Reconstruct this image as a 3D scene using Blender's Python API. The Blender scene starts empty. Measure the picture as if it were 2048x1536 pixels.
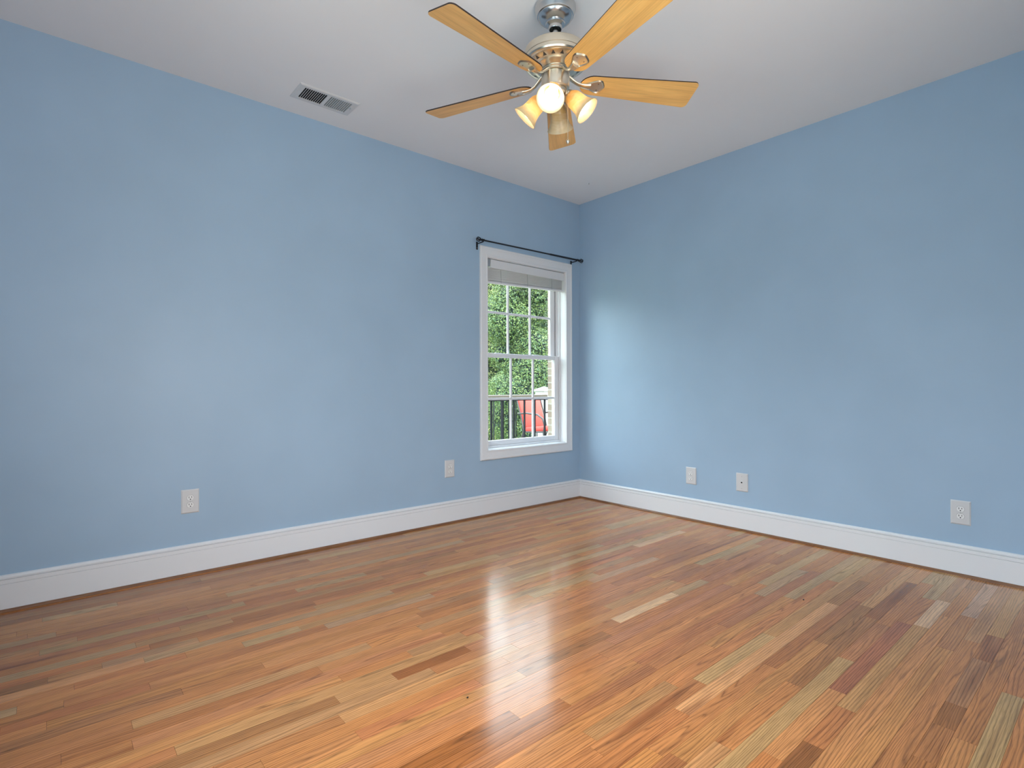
import bpy, math, random
from mathutils import Vector, Matrix

R = math.radians
PI = math.pi
rng = random.Random(7)
scene = bpy.context.scene
col = scene.collection

# ------------------------------------------------------------------ camera
CAM = Vector((-3.76427, -3.42331, 1.03057))
YAW = 0.862974855
ROLL = -0.00270849774
fw = Vector((math.cos(YAW), math.sin(YAW), 0))
rt = Vector((math.sin(YAW), -math.cos(YAW), 0))
up = Vector((0, 0, 1))
ex = rt * math.cos(ROLL) + up * math.sin(ROLL)
ey = -rt * math.sin(ROLL) + up * math.cos(ROLL)
cd = bpy.data.cameras.new('camera')
cam = bpy.data.objects.new('camera', cd)
col.objects.link(cam)
M3 = Matrix((ex, ey, -fw)).transposed()
cam.matrix_world = Matrix.Translation(CAM) @ M3.to_4x4()
cd.sensor_width = 36.0
cd.lens = 36.0 * 1075.192 / 2048
cd.shift_y = 6.18 / 2048
cd.clip_start = 0.02
cd.clip_end = 200
scene.camera = cam

# ------------------------------------------------------------------ light and exposure
scene.view_settings.view_transform = 'Standard'
scene.view_settings.look = 'None'
scene.view_settings.gamma = 1
scene.view_settings.use_curve_mapping = False
scene.view_settings.exposure = 0.79
scene.cycles.use_denoising = True
scene.cycles.max_bounces = 10
scene.cycles.diffuse_bounces = 6
scene.cycles.transparent_max_bounces = 12
scene.cycles.sample_clamp_indirect = 6

w = bpy.data.worlds.new('sky')
scene.world = w
w.use_nodes = True
wb = w.node_tree.nodes['Background']
wt = w.node_tree
wg = wt.nodes.new('ShaderNodeTexCoord')
ws = wt.nodes.new('ShaderNodeSeparateXYZ')
wr = wt.nodes.new('ShaderNodeValToRGB')          # hazy bright sky, dim wooded horizon
wt.links.new(wg.outputs['Generated'], ws.inputs[0])
wt.links.new(ws.outputs[2], wr.inputs['Fac'])
for e, (p, c) in zip([wr.color_ramp.elements[0], wr.color_ramp.elements[1], wr.color_ramp.elements.new(0.5), wr.color_ramp.elements.new(0.5)],
                     [(0.0, (0.05, 0.07, 0.05)), (0.16, (0.10, 0.13, 0.12)), (0.34, (0.88, 0.95, 1.0)), (1.0, (0.62, 0.80, 1.0))]):
    e.position = p; e.color = (*c, 1)
wt.links.new(wr.outputs['Color'], wb.inputs['Color'])
wb.inputs['Strength'].default_value = 7.0

def lamp(name, kind, energy, color, loc, direction, **kw):
    ld = bpy.data.lights.new(name, kind)
    ld.energy = energy
    ld.color = color
    for k, v in kw.items():
        setattr(ld, k, v)
    o = bpy.data.objects.new(name, ld)
    col.objects.link(o)
    o.location = loc
    o.rotation_euler = Vector(direction).to_track_quat('-Z', 'Y').to_euler()
    return o

lamp('sun', 'SUN', 2.8, (1.0, 0.95, 0.86), (0, 0, 20), (-0.35, 0.55, -0.76), angle=R(0.6))
# unseen fill lights added in made-up openings behind the camera
lamp('fill_near_opening', 'AREA', 9, (0.68, 0.86, 1.0), (-4.22, -2.6, 1.5), (1, 0.05, 0.10), shape='RECTANGLE', size=1.5, size_y=1.35, spread=R(140))
lamp('fill_back_opening', 'AREA', 24, (1.0, 0.97, 0.92), (-2.8, -3.71, 1.25), (-0.15, 1, 0.48), shape='RECTANGLE', size=1.15, size_y=1.4)

# ------------------------------------------------------------------ helpers
def tag(o, label=None, cat=None, group=None, kind=None):
    if label: o['label'] = label
    if cat: o['category'] = cat
    if group: o['group'] = group
    if kind: o['kind'] = kind
    return o

def empty(name, loc=(0, 0, 0), rot=(0, 0, 0), parent=None):
    o = bpy.data.objects.new(name, None)
    o.empty_display_size = 0.1
    col.objects.link(o)
    o.location = loc
    o.rotation_euler = rot
    if parent: o.parent = parent
    return o

def frame_of(d):
    d = Vector(d).normalized()
    a = Vector((0, 0, 1)) if abs(d.z) < 0.9 else Vector((1, 0, 0))
    x = a.cross(d).normalized()
    y = d.cross(x).normalized()
    return x, y, d

class MB:
    def __init__(self):
        self.v, self.f, self.m = [], [], []
    def add(self, vs, fs, mi=0, mat=None):
        b = len(self.v)
        for p in vs:
            p = Vector(p)
            if mat is not None: p = mat @ p
            self.v.append(tuple(p))
        for f in fs:
            self.f.append(tuple(i + b for i in f))
            self.m.append(mi)
        return self
    def box(self, lo, hi, mi=0, mat=None, bev=0.0):
        x0, y0, z0 = lo; x1, y1, z1 = hi
        if bev <= 0:
            vs = [(x0,y0,z0),(x1,y0,z0),(x1,y1,z0),(x0,y1,z0),(x0,y0,z1),(x1,y0,z1),(x1,y1,z1),(x0,y1,z1)]
            fs = [(0,3,2,1),(4,5,6,7),(0,1,5,4),(1,2,6,5),(2,3,7,6),(3,0,4,7)]
            return self.add(vs, fs, mi, mat)
        # chamfered box: 24 verts
        b = min(bev, (x1-x0)*.49, (y1-y0)*.49, (z1-z0)*.49)
        c = ((x0+x1)/2, (y0+y1)/2, (z0+z1)/2)
        h = ((x1-x0)/2, (y1-y0)/2, (z1-z0)/2)
        vs, idx = [], {}
        for sx in (-1,1):
            for sy in (-1,1):
                for sz in (-1,1):
                    for a in range(3):
                        s = (sx,sy,sz)
                        p = [c[i] + s[i]*(h[i] if i == a else h[i]-b) for i in range(3)]
                        idx[(sx,sy,sz,a)] = len(vs); vs.append(p)
        fs = []
        for a in range(3):
            u, w_ = [(1,2),(2,0),(0,1)][a]
            for s in (-1,1):
                q = []
                for (su, sw) in ((-1,-1),(1,-1),(1,1),(-1,1)):
                    k = [0,0,0]; k[a] = s; k[u] = su; k[w_] = sw
                    q.append(idx[(k[0],k[1],k[2],a)])
                fs.append(tuple(q if s > 0 else q[::-1]))
        for a in range(3):      # edges running along axis a
            u, w_ = [(1,2),(2,0),(0,1)][a]
            for su in (-1,1):
                for sw in (-1,1):
                    def g(sa, face):
                        k = [0,0,0]; k[a] = sa; k[u] = su; k[w_] = sw
                        return idx[(k[0],k[1],k[2],face)]
                    q = [g(-1,u), g(1,u), g(1,w_), g(-1,w_)]
                    fs.append(tuple(q if su*sw < 0 else q[::-1]))
        for sx in (-1,1):
            for sy in (-1,1):
                for sz in (-1,1):
                    q = [idx[(sx,sy,sz,a)] for a in range(3)]
                    fs.append(tuple(q if sx*sy*sz > 0 else q[::-1]))
        return self.add(vs, fs, mi, mat)
    def lathe(self, prof, n=48, mi=0, mat=None, close=False):
        """prof: list of (r, z); revolve about z."""
        vs, fs, rows = [], [], []
        for (r, z) in prof:
            if r < 1e-6:
                rows.append([len(vs)]); vs.append((0,0,z))
            else:
                rows.append(list(range(len(vs), len(vs)+n)))
                for i in range(n):
                    a = 2*PI*i/n
                    vs.append((r*math.cos(a), r*math.sin(a), z))
        for A, B in zip(rows, rows[1:]):
            if len(A) == 1 and len(B) == 1: continue
            for i in range(n):
                j = (i+1) % n
                if len(A) == 1: fs.append((A[0], B[i], B[j]))
                elif len(B) == 1: fs.append((A[i], B[0], A[j]))
                else: fs.append((A[i], B[i], B[j], A[j]))
        return self.add(vs, fs, mi, mat)
    def tube(self, pts, rad, n=10, mi=0, caps=True, closed=False, flat=1.0):
        pts = [Vector(p) for p in pts]
        m = len(pts)
        rads = rad if isinstance(rad, (list, tuple)) else [rad]*m
        vs, fs = [], []
        x = None
        for i, p in enumerate(pts):
            if closed: d = pts[(i+1) % m] - pts[i-1]
            else: d = pts[min(i+1, m-1)] - pts[max(i-1, 0)]
            d.normalize()
            if x is None: x, y, _ = frame_of(d)
            else:
                x = (x - d*x.dot(d)).normalized(); y = d.cross(x)
            for k in range(n):
                a = 2*PI*k/n
                vs.append(p + x*math.cos(a)*rads[i] + y*math.sin(a)*rads[i]*flat)
        for i in range(m if closed else m-1):
            i2 = (i+1) % m
            for k in range(n):
                k2 = (k+1) % n
                fs.append((i*n+k, i*n+k2, i2*n+k2, i2*n+k))
        if caps and not closed:
            fs.append(tuple(range(n))[::-1]); fs.append(tuple((m-1)*n+k for k in range(n)))
        return self.add(vs, fs, mi)
    def prism(self, outline, z0, z1, mi=0, mat=None, mi_side=None, mi_top=None):
        n = len(outline)
        vs = [(x, y, z0) for x, y in outline] + [(x, y, z1) for x, y in outline]
        b = len(self.v)
        self.add(vs, [tuple(range(n))[::-1]], mi, mat)
        self.f.append(tuple(b+n+i for i in range(n))); self.m.append(mi if mi_top is None else mi_top)
        for i in range(n):
            j = (i+1) % n
            self.f.append((b+i, b+j, b+n+j, b+n+i)); self.m.append(mi if mi_side is None else mi_side)
        return self
    def build(self, name, mats, parent=None, smooth=None, loc=None, rot=None):
        me = bpy.data.meshes.new(name)
        me.from_pydata(self.v, [], self.f)
        if not isinstance(mats, (list, tuple)): mats = [mats]
        for m in mats: me.materials.append(m)
        me.polygons.foreach_set('material_index', self.m)
        me.update()
        if smooth:
            me.polygons.foreach_set('use_smooth', [True]*len(me.polygons))
            me.set_sharp_from_angle(angle=R(smooth))
        o = bpy.data.objects.new(name, me)
        col.objects.link(o)
        if parent: o.parent = parent
        if loc: o.location = loc
        if rot: o.rotation_euler = rot
        return o

# ------------------------------------------------------------------ materials
def mat(name, base=(0.8,0.8,0.8), rough=0.5, metal=0.0, spec=0.5, **kw):
    m = bpy.data.materials.new(name)
    m.use_nodes = True
    b = m.node_tree.nodes['Principled BSDF']
    b.inputs['Base Color'].default_value = (*base, 1)
    b.inputs['Roughness'].default_value = rough
    b.inputs['Metallic'].default_value = metal
    b.inputs['Specular IOR Level'].default_value = spec
    for k, v in kw.items():
        b.inputs[k].default_value = v
    return m

def nodes(m):
    nt = m.node_tree
    return nt, nt.nodes, nt.links, nt.nodes['Principled BSDF']

def noise(nt, vec, scale=5, detail=2, rough=0.5, dist=0.0):
    n = nt.nodes.new('ShaderNodeTexNoise')
    n.inputs['Scale'].default_value = scale
    n.inputs['Detail'].default_value = detail
    n.inputs['Roughness'].default_value = rough
    n.inputs['Distortion'].default_value = dist
    if vec is not None: nt.links.new(vec, n.inputs['Vector'])
    return n.outputs['Fac']

def math_n(nt, op, a, b=None, c=None):
    n = nt.nodes.new('ShaderNodeMath'); n.operation = op
    for i, x in enumerate((a, b, c)):
        if x is None: continue
        if isinstance(x, (int, float)): n.inputs[i].default_value = x
        else: nt.links.new(x, n.inputs[i])
    return n.outputs[0]

def ramp(nt, fac, stops):
    n = nt.nodes.new('ShaderNodeValToRGB')
    el = n.color_ramp.elements
    while len(el) < len(stops): el.new(0.5)
    for e, (p, c) in zip(el, stops):
        e.position = p
        e.color = (*c, 1) if isinstance(c, (tuple, list)) else (c, c, c, 1)
    nt.links.new(fac, n.inputs['Fac'])
    return n.outputs['Color']

def mixc(nt, mode, fac, a, b):
    n = nt.nodes.new('ShaderNodeMix'); n.data_type = 'RGBA'; n.blend_type = mode
    for s, x in (('Factor', fac), ('A', a), ('B', b)):
        i = {'Factor': 0, 'A': 6, 'B': 7}[s]
        if isinstance(x, (int, float)): n.inputs[i].default_value = x
        elif isinstance(x, tuple): n.inputs[i].default_value = (*x, 1)
        else: nt.links.new(x, n.inputs[i])
    return n.outputs[2]

def coord(nt, which='Object', scale=None):
    t = nt.nodes.new('ShaderNodeTexCoord').outputs[which]
    if scale:
        mp = nt.nodes.new('ShaderNodeMapping')
        mp.inputs['Scale'].default_value = scale
        nt.links.new(t, mp.inputs['Vector'])
        return mp.outputs['Vector']
    return t

def bump(nt, h, strength, dist, bsdf):
    n = nt.nodes.new('ShaderNodeBump')
    n.inputs['Strength'].default_value = strength
    n.inputs['Distance'].default_value = dist
    nt.links.new(h, n.inputs['Height'])
    nt.links.new(n.outputs['Normal'], bsdf.inputs['Normal'])

def paint(name, base, rough, roller=0.06, mottle=0.03):
    m = mat(name, base, rough, spec=0.35)
    nt, N, L, b = nodes(m)
    c = coord(nt)
    f = noise(nt, c, 2.2, 3)
    lo = tuple(x*(1-mottle) for x in base); hi = tuple(min(1, x*(1+mottle)) for x in base)
    L.new(ramp(nt, f, [(0.3, lo), (0.7, hi)]), b.inputs['Base Color'])
    bump(nt, noise(nt, c, 260, 2), roller, 0.001, b)
    return m

M = {}
M['wall'] = paint('blue_wall_paint', (0.358, 0.49, 0.628), 0.42)
M['wall_out'] = paint('cream_siding', (0.62, 0.56, 0.46), 0.7)
M['ceiling'] = paint('ceiling_white_paint', (0.86, 0.855, 0.85), 0.75, 0.1, 0.01)
M['trim'] = mat('white_trim_paint', (0.79, 0.79, 0.80), 0.32, spec=0.4)
M['vinyl'] = mat('white_vinyl', (0.80, 0.80, 0.82), 0.35, spec=0.4)
M['blind'] = mat('white_blind', (0.74, 0.73, 0.73), 0.45)
M['plate'] = mat('white_plastic_plate', (0.64, 0.635, 0.635), 0.3)
M['socket'] = mat('white_plastic_socket', (0.80, 0.80, 0.79), 0.35)
M['hole'] = mat('dark_hole', (0.012, 0.012, 0.014), 0.7)
M['seam'] = mat('grey_plastic_seam', (0.25, 0.25, 0.26), 0.6)
M['screw'] = mat('metal_screw', (0.5, 0.5, 0.5), 0.35, 0.8)
M['black_iron'] = mat('black_iron', (0.012, 0.013, 0.017), 0.42, 0.2)
M['rail_black'] = mat('black_rail_paint', (0.010, 0.010, 0.012), 0.55, spec=0.15)
M['register'] = mat('white_register', (0.68, 0.68, 0.68), 0.4)
M['duct'] = mat('duct_dark', (0.006, 0.006, 0.006), 0.9)
M['nickel'] = mat('brushed_nickel', (0.74, 0.665, 0.545), 0.33, 1.0)
M['nickel_dark'] = mat('shadowed_nickel_slot', (0.10, 0.085, 0.07), 0.5, 0.5)
M['chrome'] = mat('polished_nickel', (0.62, 0.61, 0.60), 0.24, 1.0)
M['rubber'] = mat('black_rubber', (0.012, 0.012, 0.012), 0.6)
M['brass'] = mat('warm_nickel_chain', (0.66, 0.60, 0.48), 0.28, 1.0)
M['antique'] = mat('antique_edge_nickel', (0.40, 0.31, 0.22), 0.35, 1.0)
M['red'] = mat('coral_red_cushion', (0.50, 0.055, 0.04), 0.8, spec=0.2)
M['chair_metal'] = mat('dark_bronze_metal', (0.045, 0.038, 0.034), 0.5, 0.3)
M['post_white'] = mat('white_post_paint', (0.42, 0.42, 0.40), 0.6)
M['rail_wood'] = mat('weathered_wood_rail', (0.27, 0.225, 0.18), 0.7)
M['bark'] = mat('bark', (0.11, 0.085, 0.065), 0.9)
M['grass'] = mat('grass_ground', (0.08, 0.14, 0.04), 0.95)
M['deck'] = mat('deck_boards', (0.40, 0.36, 0.31), 0.8)
nt, N, L, b = nodes(M['deck'])
L.new(ramp(nt, noise(nt, coord(nt, scale=(1.5, 30, 1)), 3, 3), [(0.3, (0.20,0.175,0.15)), (0.7, (0.30,0.265,0.225))]), b.inputs['Base Color'])

# brick of the outer skin
m = mat('brick_veneer', (0.4, 0.3, 0.22), 0.85); M['brick'] = m
nt, N, L, b = nodes(m)
sep = N.new('ShaderNodeSeparateXYZ'); L.new(coord(nt), sep.inputs[0])
cmb = N.new('ShaderNodeCombineXYZ')
L.new(math_n(nt, 'ADD', sep.outputs[0], sep.outputs[1]), cmb.inputs[0]); L.new(sep.outputs[2], cmb.inputs[1])
bt = N.new('ShaderNodeTexBrick')
bt.inputs['Scale'].default_value = 1
bt.inputs['Brick Width'].default_value = 0.20
bt.inputs['Row Height'].default_value = 0.067
bt.inputs['Mortar Size'].default_value = 0.006
bt.inputs['Color1'].default_value = (0.24, 0.17, 0.12, 1)
bt.inputs['Color2'].default_value = (0.36, 0.29, 0.21, 1)
bt.inputs['Mortar'].default_value = (0.38, 0.35, 0.29, 1)
L.new(cmb.outputs[0], bt.inputs['Vector'])
L.new(mixc(nt, 'MULTIPLY', 0.6, bt.outputs['Color'], ramp(nt, noise(nt, coord(nt), 40, 3), [(0.3, 0.6), (0.7, 1.0)])), b.inputs['Base Color'])

# oak strip floor: per-board tint and seed live on the mesh faces
m = mat('oak_strip_floor', (0.4, 0.2, 0.1), 0.24, spec=0.33); M['oak'] = m
nt, N, L, b = nodes(m)
at = N.new('ShaderNodeAttribute'); at.attribute_name = 'board_tint'
as_ = N.new('ShaderNodeAttribute'); as_.attribute_name = 'board_seed'
sep = N.new('ShaderNodeSeparateXYZ'); L.new(coord(nt), sep.inputs[0])
seed = as_.outputs['Fac']
def vec3(kx, ky, kseed=1.0):
    c_ = N.new('ShaderNodeCombineXYZ')
    L.new(math_n(nt, 'ADD', math_n(nt, 'MULTIPLY', sep.outputs[0], kx), math_n(nt, 'MULTIPLY', seed, 17.3*kseed)), c_.inputs[0])
    L.new(math_n(nt, 'ADD', math_n(nt, 'MULTIPLY', sep.outputs[1], ky), math_n(nt, 'MULTIPLY', seed, 5.1*kseed)), c_.inputs[1])
    L.new(seed, c_.inputs[2])
    return c_.outputs[0]
# growth rings: straight on quarter-sawn boards, cathedral where the warp is strong
warp = noise(nt, vec3(1.15, 15), 1.0, 2, 0.40)
amp = math_n(nt, 'ADD', 1.5, math_n(nt, 'MULTIPLY', math_n(nt, 'FRACT', math_n(nt, 'MULTIPLY', seed, 7.77)), 13.0))
ph = math_n(nt, 'ADD', math_n(nt, 'MULTIPLY', sep.outputs[1], 105.0), math_n(nt, 'MULTIPLY', warp, amp))
ph = math_n(nt, 'ADD', ph, math_n(nt, 'MULTIPLY', noise(nt, vec3(9, 160), 1.0, 2), 0.45))
saw = math_n(nt, 'FRACT', math_n(nt, 'ADD', ph, seed))
ring = ramp(nt, saw, [(0.0, 0.34), (0.12, 0.78), (0.45, 1.04), (0.78, 0.98), (1.0, 0.42)])
pores = ramp(nt, noise(nt, vec3(11, 480), 1.0, 2, 0.6), [(0.34, 0.55), (0.52, 1.0)])
fleck = ramp(nt, noise(nt, vec3(2.2, 26, 2.0), 1.0, 3, 0.55), [(0.30, 0.80), (0.66, 1.08)])
knot = ramp(nt, noise(nt, vec3(0.9, 15, 3.0), 1.0, 1, 0.4), [(0.24, (0.42, 0.30, 0.24)), (0.33, (1, 1, 1))])
c1 = mixc(nt, 'MULTIPLY', 0.75, at.outputs['Color'], ring)
c1 = mixc(nt, 'MULTIPLY', 0.70, c1, pores)
c1 = mixc(nt, 'MULTIPLY', 0.9, c1, fleck)
c1 = mixc(nt, 'MULTIPLY', 0.6, c1, knot)
L.new(c1, b.inputs['Base Color'])
L.new(math_n(nt, 'ADD', 0.12, math_n(nt, 'MULTIPLY', noise(nt, vec3(3, 30), 1.0, 2), 0.09)), b.inputs['Roughness'])
bump(nt, noise(nt, vec3(16, 520), 1.0, 2, 0.6), 0.02, 0.0006, b)
M['joint'] = mat('floor_joint', (0.035, 0.018, 0.008), 0.9)
M['shoe'] = mat('oak_shoe_moulding', (0.20, 0.085, 0.035), 0.35)
nt, N, L, b = nodes(M['shoe'])
L.new(ramp(nt, noise(nt, coord(nt, scale=(8, 8, 200)), 2, 3), [(0.3, (0.15,0.06,0.025)), (0.7, (0.27,0.125,0.055))]), b.inputs['Base Color'])

# fan blades
m = mat('maple_blade_veneer', (0.6, 0.38, 0.18), 0.42); M['maple'] = m
nt, N, L, b = nodes(m)
g1 = noise(nt, coord(nt, scale=(6, 190, 40)), 1, 3, 0.6)
g2 = noise(nt, coord(nt, scale=(3, 26, 10)), 1, 3, 0.5)
cc = mixc(nt, 'MULTIPLY', 0.5, ramp(nt, g2, [(0.3, (0.74,0.395,0.110)), (0.7, (0.92,0.54,0.165))]), ramp(nt, g1, [(0.3, 0.62), (0.62, 1.0)]))
L.new(cc, b.inputs['Base Color'])
M['walnut'] = mat('dark_blade_edge', (0.022, 0.010, 0.006), 0.5)

# frosted alabaster shades, bulbs
def shade_mat(name, c_top, c_rim, trans):
    m = bpy.data.materials.new(name); m.use_nodes = True
    nt = m.node_tree; N = nt.nodes; L = nt.links
    pb = N['Principled BSDF']; pb.inputs['Roughness'].default_value = 0.3
    tr = N.new('ShaderNodeBsdfTranslucent')
    mx = N.new('ShaderNodeMixShader'); mx.inputs[0].default_value = trans
    sp = N.new('ShaderNodeSeparateXYZ'); L.new(coord(nt), sp.inputs[0])
    wv = noise(nt, coord(nt, scale=(14, 14, 30)), 1.5, 2, 0.5, 1.2)
    f = math_n(nt, 'ADD', math_n(nt, 'MULTIPLY', sp.outputs[2], 8.5), math_n(nt, 'MULTIPLY', math_n(nt, 'SUBTRACT', wv, 0.5), 1.3))
    c = ramp(nt, f, [(0.15, c_top), (0.85, c_rim)])
    L.new(c, pb.inputs['Base Color']); L.new(c, tr.inputs['Color'])
    L.new(pb.outputs[0], mx.inputs[1]); L.new(tr.outputs[0], mx.inputs[2])
    L.new(mx.outputs[0], N['Material Output'].inputs['Surface'])
    return m
M['shade'] = shade_mat('alabaster_glass', (0.56, 0.42, 0.19), (0.70, 0.61, 0.42), 0.42)
def emit_mat(name, color, strength):
    m = mat(name, (0.9, 0.88, 0.82), 0.4)
    b = m.node_tree.nodes['Principled BSDF']
    b.inputs['Emission Color'].default_value = (*color, 1)
    b.inputs['Emission Strength'].default_value = strength
    return m
M['bulb_on'] = emit_mat('lit_frosted_bulb', (1.0, 0.82, 0.60), 11)
M['bulb_off'] = mat('unlit_frosted_bulb', (0.85, 0.84, 0.80), 0.35)

# clear pane
m = bpy.data.materials.new('window_pane'); m.use_nodes = True; M['glass'] = m
nt = m.node_tree; N = nt.nodes; L = nt.links
N.remove(N['Principled BSDF'])
tb = N.new('ShaderNodeBsdfTransparent'); tb.inputs[0].default_value = (0.93, 0.97, 0.96, 1)
gb = N.new('ShaderNodeBsdfGlossy'); gb.inputs['Roughness'].default_value = 0.01
fr = N.new('ShaderNodeFresnel')
gm = N.new('ShaderNodeNewGeometry')              # same reflectance from either face of the pane
L.new(math_n(nt, 'ADD', 1.45, math_n(nt, 'MULTIPLY', gm.outputs['Backfacing'], 1/1.45 - 1.45)), fr.inputs[0])
mx = N.new('ShaderNodeMixShader')
L.new(fr.outputs[0], mx.inputs[0]); L.new(tb.outputs[0], mx.inputs[1]); L.new(gb.outputs[0], mx.inputs[2])
L.new(mx.outputs[0], N['Material Output'].inputs['Surface'])

# leaves: tint per leaf on the faces
m = mat('leaf', (0.1, 0.2, 0.04), 0.5); M['leaf'] = m
nt, N, L, b = nodes(m)
at = N.new('ShaderNodeAttribute'); at.attribute_name = 'leaf_tint'
L.new(at.outputs['Color'], b.inputs['Base Color'])
tr = N.new('ShaderNodeBsdfTranslucent'); L.new(at.outputs['Color'], tr.inputs['Color'])
mx = N.new('ShaderNodeMixShader'); mx.inputs[0].default_value = 0.3
L.new(b.outputs[0], mx.inputs[1]); L.new(tr.outputs[0], mx.inputs[2])
L.new(mx.outputs[0], N['Material Output'].inputs['Surface'])
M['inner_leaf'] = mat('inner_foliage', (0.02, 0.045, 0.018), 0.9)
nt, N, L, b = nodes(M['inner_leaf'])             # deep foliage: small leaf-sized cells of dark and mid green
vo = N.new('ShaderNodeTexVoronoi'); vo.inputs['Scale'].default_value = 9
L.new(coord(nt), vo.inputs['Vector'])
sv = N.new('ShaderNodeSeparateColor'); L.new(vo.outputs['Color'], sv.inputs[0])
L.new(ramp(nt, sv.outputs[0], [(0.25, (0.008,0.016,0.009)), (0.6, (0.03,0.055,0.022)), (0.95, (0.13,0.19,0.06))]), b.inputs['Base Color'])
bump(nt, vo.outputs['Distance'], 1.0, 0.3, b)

# ------------------------------------------------------------------ room shell
H = 2.74
XL, YB = -4.15, -3.62          # near side wall and back wall
T = 0.12
def wall_panel(name, axis, at0, at1, lo, hi, holes, mats, inward):
    """Solid wall slab; axis 'y' means it runs along x. holes: (a0,a1,z0,z1)."""
    mb = MB()
    a_cuts = sorted({lo, hi, *[h[0] for h in holes], *[h[1] for h in holes]})
    z_cuts = sorted({0.0, H, *[h[2] for h in holes], *[h[3] for h in holes]})
    def P(a, t, z): return (a, t, z) if axis == 'y' else (t, a, z)
    def solid(a, z): return not any(h[0] < a < h[1] and h[2] < z < h[3] for h in holes)
    def quad(pts, want, mi):
        pts = [Vector(p) for p in pts]
        n = (pts[1]-pts[0]).cross(pts[2]-pts[0])
        if n.dot(Vector(want)) < 0: pts = pts[::-1]
        mb.add(pts, [(0,1,2,3)], mi)
    nin = Vector(P(0, -1 if inward < 0 else 1, 0))
    for a0, a1 in zip(a_cuts, a_cuts[1:]):
        for z0, z1 in zip(z_cuts, z_cuts[1:]):
            if not solid((a0+a1)/2, (z0+z1)/2): continue
            quad([P(a0,at0,z0),P(a1,at0,z0),P(a1,at0,z1),P(a0,at0,z1)], nin, 0)
            quad([P(a0,at1,z0),P(a1,at1,z0),P(a1,at1,z1),P(a0,at1,z1)], -nin, 1)
    for (a0,a1,z0,z1) in holes:
        quad([P(a0,at0,z0),P(a0,at1,z0),P(a0,at1,z1),P(a0,at0,z1)], P(1,0,0), 0)
        quad([P(a1,at0,z0),P(a1,at1,z0),P(a1,at1,z1),P(a1,at0,z1)], P(-1,0,0), 0)
        quad([P(a0,at0,z1),P(a0,at1,z1),P(a1,at1,z1),P(a1,at0,z1)], (0,0,-1), 0)
        if z0 > 0: quad([P(a0,at0,z0),P(a0,at1,z0),P(a1,at1,z0),P(a1,at0,z0)], (0,0,1), 0)
    for a, s in ((lo,-1),(hi,1)):
        quad([P(a,at0,0),P(a,at1,0),P(a,at1,H),P(a,at0,H)], P(s,0,0), 1)
    quad([P(lo,at0,H),P(lo,at1,H),P(hi,at1,H),P(hi,at0,H)], (0,0,1), 1)
    quad([P(lo,at0,0),P(lo,at1,0),P(hi,at1,0),P(hi,at0,0)], (0,0,-1), 1)
    return tag(mb.build(name, mats), kind='structure')

WX0, WX1, WZ0, WZ1 = -1.098, -0.187, 0.520, 2.084       # rough opening of the window
wall_panel('wall_left', 'y', 0.0, T, XL-T, T, [(WX0, WX1, WZ0, WZ1)], [M['wall'], M['wall_out']], -1)
wall_panel('wall_right', 'x', 0.0, T, YB-T, 0.0, [], [M['wall'], M['wall_out']], -1)
wall_panel('wall_back', 'y', YB, YB-T, XL-T, 0.0, [(-3.4, -2.2, 0.0, 2.1)], [M['wall'], M['wall_out']], 1)  # opening made up to hold the back fill light
wall_panel('wall_near', 'x', XL, XL-T, YB, 0.0, [(-3.38, -1.82, 0.80, 2.20)], [M['wall'], M['wall_out']], 1)  # opening made up to hold the side fill light
sun_block = MB().box((-3.75, -5.1, 0), (-3.65, YB-T, H)).box((-1.95, -5.1, 0), (-1.85, YB-T, H)).box((-3.75, -5.2, 0), (-1.85, -5.1, H)).build('wall_sun_block', M['ceiling'])  # unseen walls added behind the opening to keep the sun off the floor
tag(sun_block, kind='structure')
c_ = MB().box((XL-T, -5.2, H), (T, T, H+0.1)).build('ceiling', M['ceiling'])
tag(c_, kind='structure')

# outer brick skin of the window wall
BR = MB()
bx0, bx1, bz0, bz1 = -1.10, -0.176, 0.47, 2.10
y0, y1 = 0.145, 0.245
BR.box((-4.4, y0, -0.3), (bx0, y1, H+0.1)); BR.box((bx1, y0, -0.3), (1.6, y1, H+0.1))
BR.box((bx0, y0, -0.3), (bx1, y1, bz0)); BR.box((bx0, y0, bz1), (bx1, y1, H+0.1))
tag(BR.build('wall_outside', M['brick']), kind='structure')

# ------------------------------------------------------------------ floor boards
PW = 0.0558
def row_of(k): return -(0.998 + PW*k)
SPECIAL = {   # row k: list of (x0, x1, tint)
    16: [(-1.882, -1.41, (0.841, 0.482, 0.254))],
    32: [(-0.937, -0.523, (0.841, 0.473, 0.241)), (-2.40, -2.105, (0.385, 0.141, 0.039))],
    34: [(-0.66, -0.079, (0.659, 0.355, 0.189))],
    -2: [(-3.778, -3.625, (0.633, 0.265, 0.088)), (-3.625, -3.311, (0.607, 0.301, 0.132))],
    -1: [(-4.13, -3.501, (0.711, 0.310, 0.117))],
    26: [(-2.25, -0.958, (0.738, 0.337, 0.135))],
    12: [(-2.839, -2.52, (0.372, 0.121, 0.029))],
    21: [(-3.05, -2.49, (0.488, 0.163, 0.037))],
    36: [(-1.719, -1.545, (0.437, 0.163, 0.046)), (-1.545, -1.114, (0.529, 0.223, 0.084))],
    20: [(-3.2, -2.66, (0.411, 0.136, 0.029))],
    -17: [(-4.1, -1.9, (0.411, 0.136, 0.029))],
    -15: [(-4.1, -2.6, (0.399, 0.132, 0.029))],
    5: [(-0.9, -0.35, (0.763, 0.409, 0.196))],
    9: [(-1.6, -1.0, (0.711, 0.364, 0.168))],
    29: [(-1.0, -0.35, (0.450, 0.159, 0.042))],
    31: [(-1.75, -0.95, (0.529, 0.182, 0.071))],
}
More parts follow.
